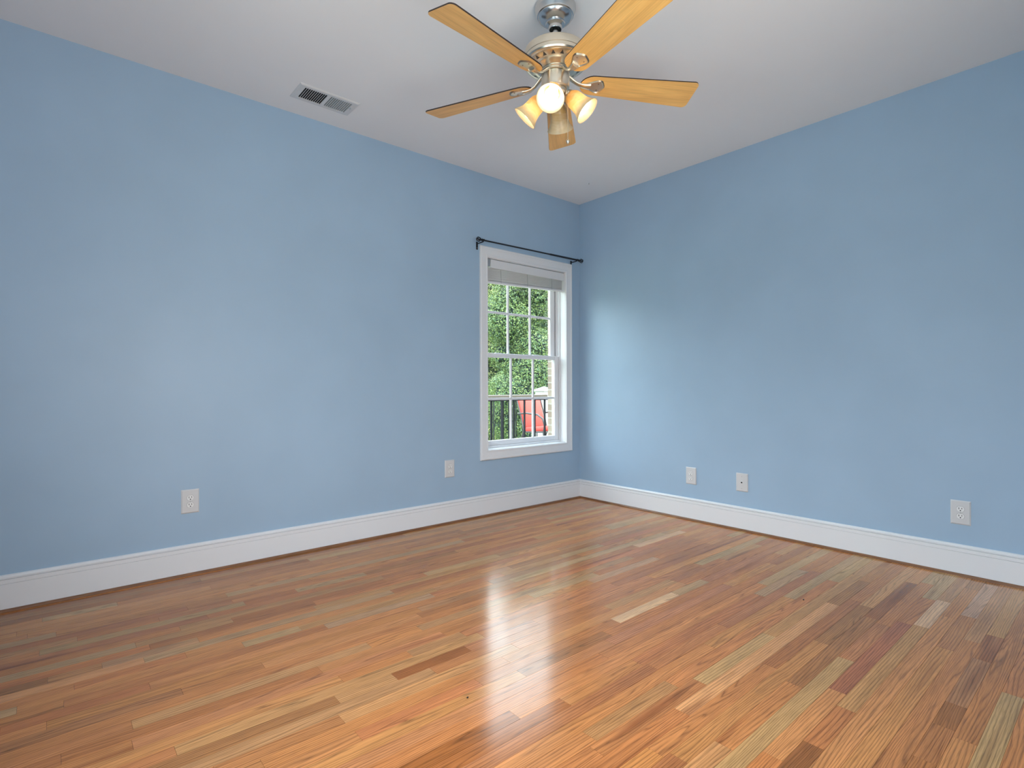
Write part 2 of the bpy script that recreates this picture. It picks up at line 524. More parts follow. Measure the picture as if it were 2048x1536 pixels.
TINTS = [((0.629, 0.248, 0.074),5), ((0.593, 0.228, 0.070),5), ((0.666, 0.275, 0.084),4), ((0.556, 0.206, 0.061),4),
         ((0.612, 0.235, 0.076),4), ((0.510, 0.189, 0.060),2), ((0.639, 0.299, 0.101),2), ((0.574, 0.224, 0.081),3), ((0.620, 0.222, 0.070),3)]
TINTS += [((0.60, 0.335, 0.130),3), ((0.58, 0.270, 0.098),4), ((0.57, 0.310, 0.130),2), ((0.46, 0.190, 0.060),2)]
pool = [t for t, n in TINTS for _ in range(n)]
fl = MB(); tints, seeds = [], []
gap = 0.00035
def board(x0, x1, ya, yb, tint):
    z = [rng.uniform(-0.00010, 0.00010) for _ in range(2)]
    s = rng.uniform(-0.00012, 0.00012)
    a, b_ = min(ya, yb)+gap, max(ya, yb)-gap
    top = [(x0+gap, a, z[0]+s), (x1-gap, a, z[1]+s), (x1-gap, b_, z[1]-s), (x0+gap, b_, z[0]-s)]
    low = [(p[0], p[1], -0.006) for p in top]
    fl.add(top+low, [(0,1,2,3), (0,4,5,1), (1,5,6,2), (2,6,7,3), (3,7,4,0)], 0)
    sd = rng.uniform(0, 50)
    j = [rng.uniform(0.92, 1.08), rng.uniform(0.965, 1.02), rng.uniform(0.93, 1.05)]
    t = tuple(tint[i]*j[0]*(j[i] if i else 1) for i in range(3))
    tints.extend([(*t, 1)]*5); seeds.extend([sd]*5)
k = -18
while row_of(k) > YB:
    ya, yb = min(row_of(k), 0.0), max(row_of(k+1), YB)
    fixed = sorted(SPECIAL.get(k, []))
    x = XL
    segs = []
    stops = fixed + [(0.0, 0.0, None)]
    first = True
    for (s0, s1, t) in stops:
        while x < s0 - 1e-6:
            ln = rng.choice([rng.uniform(0.22, 0.55), rng.uniform(0.5, 1.1), rng.uniform(0.9, 1.9)])
            if first: ln *= rng.uniform(0.3, 1.0); first = False
            e = min(x+ln, s0)
            if s0 - e < 0.2: e = s0
            segs.append((x, e, rng.choice(pool))); x = e
        if t is not None:
            segs.append((s0, s1, t)); x = s1
    for s in segs:
        if ya - yb > 0.004: board(s[0], s[1], ya, yb, s[2])
    k += 1
nb = len(fl.f)
fl.box((XL-T, -5.2, -0.15), (T, T, -0.006), 1)
tints += [(0.1, 0.05, 0.02, 1)]*(len(fl.f)-nb); seeds += [0.0]*(len(fl.f)-nb)
fo = fl.build('floor', [M['oak'], M['joint']])
a = fo.data.attributes.new('board_tint', 'FLOAT_COLOR', 'FACE'); a.data.foreach_set('color', [c for t in tints for c in t])
a = fo.data.attributes.new('board_seed', 'FLOAT', 'FACE'); a.data.foreach_set('value', seeds)
tag(fo, kind='structure')

# ------------------------------------------------------------------ baseboards and shoe moulding
BB = [(0,0), (.018,0), (.018,.1260), (.0120,.1268), (.0120,.1290), (.0172,.1298), (.0172,.1462), (.0055,.1470), (.0055,.1515),
      (.0150,.1524), (.0150,.1570), (.0120,.1630), (.0070,.1668), (0,.1668)]
def mould(name, prof, p0, p1, inward, m, mitre0, mitre1):
    """extrude a (depth, height) profile from p0 to p1; mitre shortens with depth."""
    p0, p1, inward = Vector(p0), Vector(p1), Vector(inward)
    d = (p1-p0).normalized()
    mb = MB(); n = len(prof)
    A = [p0 + inward*t + d*t*mitre0 + up*z for t, z in prof]
    B = [p1 + inward*t - d*t*mitre1 + up*z for t, z in prof]
    fs = [(i, (i+1) % n, n+(i+1) % n, n+i) for i in range(n)]
    if d.cross(inward).z > 0: fs = [f[::-1] for f in fs]
    mb.add(A+B, fs)
    mb.f += [tuple(range(n)), tuple(range(n, 2*n))[::-1]]; mb.m += [0, 0]
    return tag(mb.build(name, m), kind='structure')
mould('baseboard_left', BB, (XL,0,0), (0,0,0), (0,-1,0), M['trim'], 1, 1)
mould('baseboard_right', BB, (0,0,0), (0,YB,0), (-1,0,0), M['trim'], 1, 1)
SH = [(.018,0), (.0315,0), (.0312,.004), (.0285,.0085), (.0245,.0115), (.018,.0125)]
mould('trim_1', SH, (XL,0,0), (0,0,0), (0,-1,0), M['shoe'], 1, 1)
mould('trim_2', SH, (0,0,0), (0,YB,0), (-1,0,0), M['shoe'], 1, 1)

# ------------------------------------------------------------------ window
win = tag(empty('window_1', (0,0,0)), kind='structure')
CO = (-1.173, -0.115, 0.444, 2.162)      # casing outer
CI = (-1.098, -0.193, 0.525, 2.079)      # casing inner
CP = [(0.0, 0.0), (0.0, .014), (.006, .020), (.018, .020), (.020, .0175), (.060, .0145), (.066, .0165), (.074, .0165), (1.0, .011), (1.0, 0.0)]
def casing():
    mb = MB()
    def ring(fr, t):
        w_ = min(fr, 0.078)/0.078 if fr < 1 else 1.0
        x0 = CO[0]+(CI[0]-CO[0])*w_; x1 = CO[1]+(CI[1]-CO[1])*w_
        z0 = CO[2]+(CI[2]-CO[2])*w_; z1 = CO[3]+(CI[3]-CO[3])*w_
        return [(x0,-t,z0),(x1,-t,z0),(x1,-t,z1),(x0,-t,z1)]
    n = len(CP); vs = []
    for fr, t in CP: vs += ring(fr, t)
    fs = []
    for i in range(n-1):
        for j in range(4):
            fs.append((i*4+j, i*4+(j+1) % 4, (i+1)*4+(j+1) % 4, (i+1)*4+j))
    mb.add(vs, fs)
    return mb.build('casing', M['trim'], win)
casing()
jb = MB()
jt = 0.008
for (lo, hi) in (((WX0, -0.001, WZ0), (WX0+jt, 0.15, WZ1)), ((WX1-jt, -0.001, WZ0), (WX1, 0.15, WZ1)),
                 ((WX0+jt, -0.001, WZ1-jt), (WX1-jt, 0.15, WZ1)), ((WX0+jt, -0.001, WZ0), (WX1-jt, 0.15, WZ0+jt))):
    jb.box(lo, hi)
jb.build('jamb', M['trim'], win)
IX0, IX1, IZ0, IZ1 = WX0+jt, WX1-jt, WZ0+jt, WZ1-jt
# vinyl tracks and inner stops on each side, sill step
tk = MB()
for s in (0, 1):
    for (d0, d1, w_) in ((0.062, 0.070, 0.010), (0.108, 0.114, 0.014), (0.142, 0.150, 0.022)):
        if s: tk.box((IX1-w_, d0, IZ0), (IX1, d1, IZ1), bev=.001)
        else: tk.box((IX0, d0, IZ0), (IX0+w_, d1, IZ1), bev=.001)
tk.build('sash_track', M['vinyl'], win)
MB().box((-.2135, .1088, 1.316), (-.2075, .1135, IZ1-.002)).box((-1.0775, .1088, 1.316), (-1.0715, .1135, IZ1-.002)).build('track_gap_shade', M['seam'], win)  # dark strips standing in for the shaded gap between track and jamb
sl = MB().box((IX0, 0.060, IZ0), (IX1, 0.15, IZ0+0.016), bev=.002)
sl.build('sill', M['vinyl'], win)
GC = -0.6425
def sash(name, y0, y1, z0, z1, x0, x1, stile, bot, top, zmunt, gx, parent):
    mb = MB()
    mb.box((x0, y0, z0), (x0+stile, y1, z1), bev=.003); mb.box((x1-stile, y0, z0), (x1, y1, z1), bev=.003)
    mb.box((x0+stile-.001, y0+.0008, z0), (x1-stile+.001, y1-.0008, z0+bot), bev=.003)
    mb.box((x0+stile-.001, y0+.0008, z1-top), (x1-stile+.001, y1-.0008, z1), bev=.003)
    s = mb.build(name, M['vinyl'], parent)
    ym = (y0+y1)/2
    g = MB().box((x0+stile-.004, ym-.002, z0+bot-.004), (x1-stile+.004, ym+.002, z1-top+.004)).build('pane', M['glass'], s)
    mu = MB()
    for x in gx: mu.box((x-.010, ym-.008, z0+bot), (x+.010, ym+.008, z1-top), bev=.003)
    mu.box((x0+stile, ym-.0078, zmunt-.010), (x1-stile, ym+.0078, zmunt+.010), bev=.003)
    mu.build('muntin_grid', M['vinyl'], s)
    return s
lo_s = sash('lower_sash', 0.074, 0.106, IZ0+0.016, 1.314, IX0+.002, IX1-.002, 0.058, 0.042, 0.036, 0.931, (GC-.129, GC+.129), win)
up_s = sash('upper_sash', 0.115, 0.142, 1.284, IZ1, IX0+.014, IX1-.014, 0.060, 0.034, 0.045, 1.662, (GC-.129, GC+.129), win)
for x in (GC-.27, GC+.16):
    MB().box((x-.032, 0.080, 1.3135), (x+.032, 0.102, 1.319), bev=.002).build('tilt_latch', M['vinyl'], lo_s)

# ------------------------------------------------------------------ blind
bl = tag(empty('mini_blind', (GC, 0.03, 2.07)), 'raised white mini blind bunched at the top of the window', 'blind')
def loc(p): return (p[0]-GC, p[1]-0.03, p[2]-2.07)
def lbox(mb, lo, hi, **k): return mb.box(loc(lo), loc(hi), **k)
lbox(MB(), (IX0+.006, 0.020, 2.026), (IX1-.006, 0.055, 2.066), bev=.002).build('headrail', M['blind'], bl)
lbox(MB(), (IX0+.040, 0.006, 2.001), (IX1-.002, 0.014, 2.070), bev=.002).build('valance', M['blind'], bl)
br = MB(); lbox(br, (IX0+.001, 0.012, 2.012), (IX0+.034, 0.058, 2.074), bev=.001)
for z in (2.022, 2.043, 2.064):
    lbox(br, (IX0+.004, 0.0105, z-.004), (IX0+.010, 0.0122, z+.004)); 
br.build('end_bracket', M['screw'], bl)
ss = MB()
nsl = 17
xa, xb = IX0+.014, IX1-.012
for i in range(nsl):
    f = i/(nsl-1)
    zl = 2.002 - f*0.104 + rng.uniform(-.0012, .0012); zr = 2.004 - f*0.082 + rng.uniform(-.0012, .0012)
    y0s, y1s = 0.020, 0.045
    vs = []
    for x, z in ((xa, zl), (xb, zr)):
        for (yy, dz) in ((y0s, .0042), ((y0s+y1s)/2, .0016), (y1s, -.0042)):
            vs.append(loc((x, yy, z+dz)))
        for (yy, dz) in ((y1s, -.0053), ((y0s+y1s)/2, .0005), (y0s, .0031)):
            vs.append(loc((x, yy, z+dz)))
    ss.add(vs, [(j, (j+1) % 6, 6+(j+1) % 6, 6+j) for j in range(6)] + [(5,4,3,2,1,0), (6,7,8,9,10,11)])
ss.build('slat_stack', M['blind'], bl)
brl = MB()
vs = [loc(p) for p in ((xa,.016,1.880),(xb,.016,1.905),(xb,.049,1.905),(xa,.049,1.880),(xa,.016,1.894),(xb,.016,1.919),(xb,.049,1.919),(xa,.049,1.894))]
brl.add(vs, [(0,3,2,1),(4,5,6,7),(0,1,5,4),(1,2,6,5),(2,3,7,6),(3,0,4,7)])
brl.build('bottom_rail', M['blind'], bl)
for f in (0.16, 0.50, 0.84):
    x = xa + (xb-xa)*f
    MB().tube([loc((x, 0.0185, 2.01)), loc((x, 0.0155, 1.885+.025*f))], 0.0011, 6).build('ladder_cord', M['seam'], bl)

# ------------------------------------------------------------------ curtain rod
rod = tag(empty('curtain_rod', (-0.66, 0, 2.19)), 'thin black metal curtain rod with ball finials above the window', 'curtain rod')
RY = -0.082
rz = lambda x: 2.181 + (x+1.2)*0.007
def rl(p): return (p[0]+0.66, p[1], p[2]-2.19)
MB().tube([rl((-1.20, RY, rz(-1.20))), rl((-0.45, RY, rz(-.45)))], 0.0062, 14).tube([rl((-0.46, RY, rz(-.46))), rl((-0.105, RY, rz(-.105)))], 0.0080, 14).build('rod', M['black_iron'], rod, smooth=40)
for s, x in ((-1, -1.20), (1, -0.105)):
    mb = MB()
    mt = Matrix.Translation(rl((x, RY, rz(x)))) @ Matrix.Rotation(s*PI/2, 4, 'Y')
    mb.lathe([(0,0),(.0095,0),(.0110,.006),(.0095,.012),(.005,.014),(.0045,.019),(.0075,.021),(.0075,.024),(.004,.026),(0,.026)], 20, mat=mt)
    c0 = Vector((0,0,.043))
    for q in range(3):      # cage ball: three great-circle hoops and a small core
        a = q*PI/3
        pts = [mt @ (c0 + Vector((math.cos(a)*math.cos(t), math.sin(a)*math.cos(t), math.sin(t)))*.0175) for t in [2*PI*i/24 for i in range(24)]]
        mb.tube(pts, .0028, 6, closed=True)
    mb.lathe([(0,.0595),(.004,.0605),(.005,.063),(.003,.066),(0,.067)], 12, mat=mt)
    mb.build('finial', M['black_iron'], rod, smooth=50)
for x, yw in ((-1.198, 0.0), (-0.128, -0.014)):
    mb = MB()
    mb.box(rl((x-.009, yw-.003, rz(x)-.058)), rl((x+.009, yw, rz(x)+.004)), bev=.001)
    mb.tube([rl((x, yw-.002, rz(x)-.012)), rl((x, -.05, rz(x)-.013)), rl((x, RY, rz(x)-.012)), rl((x, RY-.012, rz(x)-.004)), rl((x, RY-.013, rz(x)+.006))], .0045, 8)
    mb.build('bracket', M['black_iron'], rod, smooth=40)
    MB().lathe([(0,0),(.003,0),(.003,.0015),(0,.002)], 10, mat=Matrix.Translation(rl((x, yw-.003, rz(x)-.045))) @ Matrix.Rotation(PI/2, 4, 'X')).build('screw', M['screw'], rod)

# ------------------------------------------------------------------ outlets (built facing -y at the origin, wall plane y=0)
def plate_bm():
    w_, h_, t = 0.0435, 0.0655, 0.0062
    i = 0.006
    vs = [(-w_,0,-h_),(w_,0,-h_),(w_,0,h_),(-w_,0,h_), (-w_,-.0022,-h_),(w_,-.0022,-h_),(w_,-.0022,h_),(-w_,-.0022,h_),
          (-w_+i,-t,-h_+i),(w_-i,-t,-h_+i),(w_-i,-t,h_-i),(-w_+i,-t,h_-i)]
    fs = []
    for a in (0, 4):
        for j in range(4): fs.append((a+j, a+(j+1) % 4, a+4+(j+1) % 4, a+4+j))
    fs.append((8,9,10,11))
    return MB().add(vs, fs)
PT = -0.0062
def disc_prism(mb, outline, y0, y1, mi=0):
    n = len(outline)
    vs = [(x, y0, z) for x, z in outline] + [(x, y1, z) for x, z in outline]
    fs = [(j, (j+1) % n, n+(j+1) % n, n+j) for j in range(n)] + [tuple(range(n, 2*n))]
    return mb.add(vs, fs, mi)
def sock_outline(cz, r=.0168, cut=.0140):
    o = []
    for i in range(40):
        a = 2*PI*i/40
        o.append((r*math.cos(a), cz + max(-cut, min(cut, r*math.sin(a)))))
    return o
def make_outlet(label, group, loc_, rz_):
    t = tag(empty('electrical_outlet', loc_, (0,0,rz_)), label, 'outlet', group)
    plate_bm().build('cover_plate', M['plate'], t)
    for cz in (.0195, -.0195):
        rc = disc_prism(disc_prism(MB(), sock_outline(cz, .0178, .0150), PT+.0005, PT-.0003, 1), sock_outline(cz), PT-.0001, PT-.0022).build('receptacle', [M['socket'], M['seam']], t)
        h = MB()
        h.box((-.0078, PT-.0026, cz-.001), (-.0052, PT-.0018, cz+.0085)); h.box((.0052, PT-.0026, cz), (.0078, PT-.0018, cz+.0075))
        disc_prism(h, [(.0030*math.cos(2*PI*i/14), cz-.0075+.0030*math.sin(2*PI*i/14)) for i in range(14)], PT-.0018, PT-.0026)
        h.build('socket_holes', M['hole'], rc)
    disc_prism(MB(), [(.003*math.cos(2*PI*i/14), .003*math.sin(2*PI*i/14)) for i in range(14)], PT, PT-.0012).build('screw', M['screw'], t)
    return t
G_ = 'duplex outlets low on the blue walls'
proto = make_outlet('white duplex outlet on the left wall, farthest from the window', G_, (-3.184, 0, 0.4035), 0)
def copy_tree(o, parent=None):
    c = o.copy(); col.objects.link(c)
    if parent: c.parent = parent
    for ch in list(o.children): copy_tree(ch, c)
    return c
for lab, lc, r_ in (('white duplex outlet on the left wall just beside the window', (-1.4635, 0, 0.411), 0),
                    ('white duplex outlet on the right wall, nearest the corner', (0, -1.159, 0.340), -PI/2),
                    ('white duplex outlet at the far right end of the right wall', (0, -2.7855, 0.340), -PI/2)):
    c = copy_tree(proto)
    c['label'] = lab; c.location = lc; c.rotation_euler = (0, 0, r_)
jk = tag(empty('cable_jack', (0, -1.564, 0.342), (0,0,-PI/2)), 'white wall plate with one round cable jack on the right wall', 'wall jack')
plate_bm().build('cover_plate', M['plate'], jk)
j = disc_prism(MB(), [(.0085*math.cos(2*PI*i/6), .0085*math.sin(2*PI*i/6)) for i in range(6)], PT, PT-.003).build('jack_nut', M['socket'], jk)
disc_prism(MB(), [(.0058*math.cos(2*PI*i/16), .0058*math.sin(2*PI*i/16)) for i in range(16)], PT-.003, PT-.0036).build('jack_hole', M['hole'], j)
for z in (.043, -.043):
    disc_prism(MB(), [(.003*math.cos(2*PI*i/14), z+.003*math.sin(2*PI*i/14)) for i in range(14)], PT, PT-.001).build('screw', M['screw'], jk)

# ------------------------------------------------------------------ ceiling register
vt = tag(empty('air_register', (-2.527, -0.28, H)), 'white two-bank air register in the ceiling above the left wall', 'air vent')
hx, hy = 0.1765, 0.093
bx, by = 0.140, 0.066            # louvre field half sizes
fr = MB()
tk_ = 0.007
def ringq(mb, o, i_, zo, zi):
    vs = [(-o[0],-o[1],zo),(o[0],-o[1],zo),(o[0],o[1],zo),(-o[0],o[1],zo),(-i_[0],-i_[1],zi),(i_[0],-i_[1],zi),(i_[0],i_[1],zi),(-i_[0],i_[1],zi)]
    mb.add(vs, [((j+1) % 4, j, 4+j, 4+(j+1) % 4) for j in range(4)])
ringq(fr, (hx,hy), (hx,hy), 0, -.002); ringq(fr, (hx,hy), (hx-.008,hy-.008), -.002, -tk_)
ringq(fr, (hx-.008,hy-.008), (bx,by), -tk_, -tk_); ringq(fr, (bx,by), (bx,by), -tk_, -.0005)
fr.box((-.009, -by, -tk_), (.009, by, -.0005))
fr.build('frame', M['register'], vt)
MB().add([(-bx,-by,-.0003),(bx,-by,-.0003),(bx,by,-.0003),(-bx,by,-.0003)], [(0,3,2,1)]).build('duct_opening', M['duct'], vt)
for s in (-1, 1):
    lv = MB()
    n = 11
    x0, x1 = (-bx, -.009) if s < 0 else (.009, bx)
    pitch = (x1-x0)/n
    for i in range(n+1):
        xc = x0 + pitch*i
        lean = 0.0022 if s < 0 else -0.0010
        xa_, xb_ = xc - lean, xc + lean            # bottom and top of the slat
        th = .0014
        vs = [(xa_-th,-by,-.0068),(xa_+th,-by,-.0068),(xb_+th,-by,-.0008),(xb_-th,-by,-.0008)]
        vs = [(max(x0, min(x1, v[0])), v[1], v[2]) for v in vs]
        vs += [(v[0], by, v[2]) for v in vs]
        lv.add(vs, [(0,1,2,3),(7,6,5,4),(0,4,5,1),(1,5,6,2),(2,6,7,3),(3,7,4,0)])
    lv.build('louvre_bank', M['register'], vt)
lvr = MB().box((.146, -.030, -.016), (.150, -.010, -.0065), bev=.0008)
lvr.build('damper_lever', M['register'], vt)
for x in (-.160, .160):
    MB().lathe([(0,-.0086),(.0028,-.0082),(.004,-.0068)], 12, mat=Matrix.Translation((x,0,0))).build('screw', M['register'], vt)

tag(MB().lathe([(0,-.012),(.0035,-.011),(.004,-.008),(.002,-.006),(.002,0)], 10).build('ceiling_hook', M['screw'], loc=(-0.34, -0.421, H)), 'tiny metal hook in the ceiling near the room corner', 'hook')

M['crumb'] = mat('dark_crumb', (0.02, 0.014, 0.01), 0.8)
for x, y, sc_, lab in ((-1.013, -2.366, 1.0, 'tiny dark crumb on the floor boards towards the right wall'), (-2.719, -1.971, 0.8, 'tiny dark crumb on the floor boards in the foreground')):
    tag(MB().lathe([(0,-.0002),(.0035*sc_,.0004),(.0042*sc_,.002*sc_),(.0025*sc_,.0042*sc_),(0,.0046*sc_)], 7, mat=Matrix.Rotation(.4,4,'Z') @ Matrix.Diagonal((1.5,.9,1,1))).build('crumb', M['crumb'], loc=(x, y, 0.0001)), lab, 'crumb')

# ------------------------------------------------------------------ ceiling fan
FX, FY = -2.0436, -1.7185
fan = tag(empty('ceiling_fan', (FX, FY, H)), 'five blade brushed nickel ceiling fan with three lit shades', 'ceiling fan')
Z = lambda z: z - H
cn = MB()
cn.lathe([(.088,Z(2.74)),(.092,Z(2.735)),(.092,Z(2.722)),(.090,Z(2.716)),(.083,Z(2.700)),(.0815,Z(2.694)),(.0775,Z(2.692)),(.0775,Z(2.689)),
          (.074,Z(2.683)),(.064,Z(2.674)),(.052,Z(2.667)),(.044,Z(2.664)),(.0425,Z(2.662)),(.0435,Z(2.659)),(.042,Z(2.655)),(.034,Z(2.651)),(.0300,Z(2.648)),
          (.0300,Z(2.636)),(.0285,Z(2.633)),(.0265,Z(2.634)),(.0265,Z(2.645))], 64)
cn.build('canopy', M['chrome'], fan, smooth=28)
MB().lathe([(.0262,Z(2.645)),(.0262,Z(2.640)),(.014,Z(2.640))], 32).build('hanger_ball', M['rubber'], fan, smooth=28)
MB().lathe([(.0132,Z(2.66)),(.0132,Z(2.57)),(.020,Z(2.565)),(.024,Z(2.556)),(.024,Z(2.540))], 28).build('downrod', M['chrome'], fan, smooth=28)
mh = MB()
mh.lathe([(0.0,Z(2.545)),(.10,Z(2.545)),(.128,Z(2.541)),(.138,Z(2.533)),(.1405,Z(2.524)),(.1405,Z(2.500)),(.1385,Z(2.4985)),(.1385,Z(2.4955)),(.1415,Z(2.494)),
          (.1415,Z(2.482)),(.138,Z(2.476)),(.130,Z(2.473)),(.126,Z(2.4735)),(.100,Z(2.4615)),(.094,Z(2.4615)),(.086,Z(2.460)),(.074,Z(2.452)),(.068,Z(2.448)),(.0,Z(2.448))], 80)
hous = mh.build('motor_housing', M['nickel'], fan, smooth=28)
sl_ = MB()                               # triangular cooling slots around the sloping underside
NS = 18
for i in range(NS):
    a = 2*PI*i/NS
    for flip in (0, 1):
        aa = a + flip*PI/NS
        ra, rb = .1225, .1055
        zf = lambda r: Z(2.4615 + (r-.100)/(.126-.100)*(.012)) - .0007
        hw = .0088
        p = [Vector((ra*math.cos(aa), ra*math.sin(aa), zf(ra)))]
        tn = Vector((-math.sin(aa), math.cos(aa), 0))
        c1_ = Vector((rb*math.cos(aa), rb*math.sin(aa), zf(rb)))
        if not flip: sl_.add([p[0], c1_+tn*hw, c1_-tn*hw], [(0,2,1)])
sl_.build('cooling_slots', M['nickel_dark'], hous)
MB().lathe([(.066,Z(2.449)),(.066,Z(2.4425)),(.063,Z(2.440)),(.063,Z(2.432)),(.060,Z(2.430)),(.0,Z(2.430))], 48).build('flywheel', M['nickel'], fan, smooth=28)
MB().lathe([(.0565,Z(2.4295)),(.0610,Z(2.426)),(.0625,Z(2.420)),(.0625,Z(2.374)),(.0610,Z(2.367)),(.0560,Z(2.362)),(.046,Z(2.360)),(.0,Z(2.360))], 56).build('switch_housing', M['nickel'], fan, smooth=28)
lk = MB().lathe([(.050,Z(2.360)),(.052,Z(2.355)),(.050,Z(2.345)),(.040,Z(2.333)),(.026,Z(2.322)),(.018,Z(2.314)),(.016,Z(2.306)),(.013,Z(2.300)),(.010,Z(2.297)),(.011,Z(2.292)),(.008,Z(2.287)),(0,Z(2.285))], 48)
lk.build('light_hub', M['nickel'], fan, smooth=28)

# blade and iron, along +x local, pitch about the blade's own axis
PH0 = -0.53470
PITCH = -0.2283
BZ = Z(2.4004)
def blade_outline():
    o = []
    r0, r1, w0, w1 = .115, .662, .054, .0768
    n = 14
    # inner end: half ellipse from +w side to -w side, then straight sides, rounded tip corners
    ri = .175
    for i in range(n+1):
        a = PI/2 + PI*i/n
        o.append((ri + (ri-r0)*math.cos(a), w0*math.sin(a)))
    cr = .022
    for i in range(7):
        a = -PI/2 + PI/2*i/6
        o.append((r1-cr + cr*math.cos(a), -(w1-cr) + cr*math.sin(a)))
    for i in range(7):
        a = PI/2*i/6
        o.append((r1-cr + cr*math.cos(a), (w1-cr) + cr*math.sin(a)))
    return o
BO = blade_outline()
def blade_mesh(parent):
    mb = MB().prism(BO, -.0028, .0028, 0, mi_side=1, mi_top=1)
    return mb.build('blade', [M['maple'], M['walnut']], parent)
def shell_outline(k=1.0):
    pts = [(.128,.008),(.140,.0105),(.155,.017),(.172,.026),(.190,.0335),(.203,.0345),(.211,.030),(.2165,.0225),(.2195,.0165),(.2235,.010),(.2265,0)]
    c = .182
    pts = [(c+(x-c)*k, y*k) for x, y in pts]
    return pts + [(x, -y) for x, y in pts[-2::-1]]
def iron_mesh(parent):
    # scalloped medallion lying under the blade: raised rim around a dished, fan-ribbed face
    mb = MB()
    O, I1, I2 = shell_outline(1.08), shell_outline(.97), shell_outline(.86)
    n = len(O)
    z0, z1, z2 = -.0030, -.0085, -.0052
    vs = [(x,y,z0) for x,y in O] + [(x,y,z1) for x,y in I1] + [(x,y,z2) for x,y in I2]
    fs = []
    for a_ in (0, n):
        for j in range(n): fs.append((a_+j, a_+n+j, a_+n+(j+1) % n, a_+(j+1) % n))
    mb.add(vs, fs, 1); mb.m[-n:] = [0]*n
    b0 = len(mb.v)
    mb.add([(x,y,z2) for x,y in I2] + [(.150,0,-.0075)], [((j+1) % n, j, n) for j in range(n)], 0)
    o = mb.build('blade_iron', [M['nickel'], M['antique']], parent, smooth=40)
    # curved neck from the flywheel out to the medallion
    nk = MB()
    P0 = [(.052,0,.036), (.066,0,.030), (.082,0,.016), (.100,0,.002), (.120,0,-.006), (.142,0,-.0085), (.160,0,-.0075)]
    nk.tube(P0, [.0140,.0130,.0115,.0105,.0118,.0160,.0185], 14, flat=0.55)
    nk.build('neck', M['nickel'], o, smooth=50)
    for (x, y) in ((.150,0),(.196,.018),(.196,-.018)):
        MB().lathe([(0,-.0022),(.0028,-.0018),(.0036,0)], 12, mat=Matrix.Translation((x,y,-.0062 if y else -.0080))).build('screw', M['antique'], o)
    return o
# tree of the first blade, then copies
def place(o, k):
    o.location = (0, 0, BZ)
    o.rotation_euler = (Matrix.Rotation(PH0 + k*2*PI/5, 4, 'Z') @ Matrix.Rotation(PITCH, 4, 'X')).to_euler()
b0 = blade_mesh(fan); place(b0, 0)
i0 = iron_mesh(fan); place(i0, 0)
for k in range(1, 5):
    c = b0.copy(); col.objects.link(c); place(c, k)
    c = copy_tree(i0, fan); place(c, k)

# light arms, shades, bulbs
LROT = math.atan2(rt.y, rt.x) - R(13.5)
def light(k, lit):
    a = LROT + k*PI/2
    out = Vector((math.cos(a), math.sin(a), 0))
    ax = (out*0.70 - up*0.714).normalized()
    neck = out*0.062 + up*Z(2.334)
    x, y, z = frame_of(ax)
    mt = Matrix((x, y, z)).transposed().to_4x4(); mt.translation = neck
    ar = MB()
    ar.tube([out*.034+up*Z(2.349), out*.044+up*Z(2.351), out*.054+up*Z(2.345), neck+ax*.004], [.0095,.0095,.010,.011], 14)
    ar.lathe([(0,-.014),(.012,-.014),(.020,-.010),(.0235,-.002),(.0235,.008),(.022,.010),(.0,.010)], 28, mat=mt)
    ao = ar.build('light_arm', M['nickel'], fan, smooth=40)
    pr_o = [(.0225,.000),(.0255,.004),(.0320,.013),(.0370,.024),(.0392,.036),(.0398,.050),(.0408,.064),(.0436,.080),(.0490,.094),(.0555,.106),(.0600,.113)]
    pr_i = [(r-.0026, z_) for r, z_ in pr_o[::-1]]
    sh = MB().lathe(pr_o + [(.0605,.1145),(.0590,.1150)] + pr_i, 40)
    so = sh.build('shade', M['shade'], fan, smooth=40)
    so.matrix_local = mt
    # socket and bulb inside
    bm_ = MB().lathe([(0,.020),(.0125,.021),(.0140,.030),(.0170,.038),(.0240,.050),(.0285,.062),(.0298,.073),(.0280,.085),(.0220,.0955),(.0120,.102),(0,.104)], 28)
    bo = bm_.build('bulb', M['bulb_on'] if lit else M['bulb_off'], fan, smooth=60)
    bo['label'] = 'glowing frosted bulb' if lit else 'unlit frosted bulb'
    bo.matrix_local = mt
for k, lit in ((0, True), (1, False), (2, True), (3, True)): light(k, lit)
# pull chain
pc = rt*0.052 - fw*0.03
ch = MB()
zz = 2.318
ch.tube([pc*0.75+up*Z(2.338), pc+up*Z(2.330), pc+up*Z(2.318)], .002, 6)
while zz > 2.128:
    ch.lathe([(0,.0016),(.0013,.0009),(.0016,0),(.0013,-.0009),(0,-.0016)], 8, mat=Matrix.Translation(pc+up*Z(zz)))
    zz -= .0034
ch.tube([pc+up*Z(2.32), pc+up*Z(2.126)], .0007, 5)
co = ch.build('pull_chain', M['brass'], fan, smooth=60)
MB().lathe([(0,.009),(.003,.0085),(.006,.006),(.0078,.001),(.0076,-.003),(.005,-.0075),(.003,-.010),(.0032,-.0125),(0,-.0135)], 20, mat=Matrix.Translation(pc+up*Z(2.121))).build('chain_ball', M['brass'], co, smooth=50)

# ------------------------------------------------------------------ outside: deck, railings, chair, post
dk = MB()
y = 0.26
while y < 3.9:
    dk.box((-3.0, y, -0.06), (4.4, y+.136, -0.03)); y += .142
dk.box((-3.0, 0.26, -0.20), (4.4, 3.9, -0.075))
tag(dk.build('deck', M['deck']), kind='structure')
tag(MB().box((-40, 3.95, -3.2), (60, 70, -3.0)).build('ground', M['grass']), kind='structure')

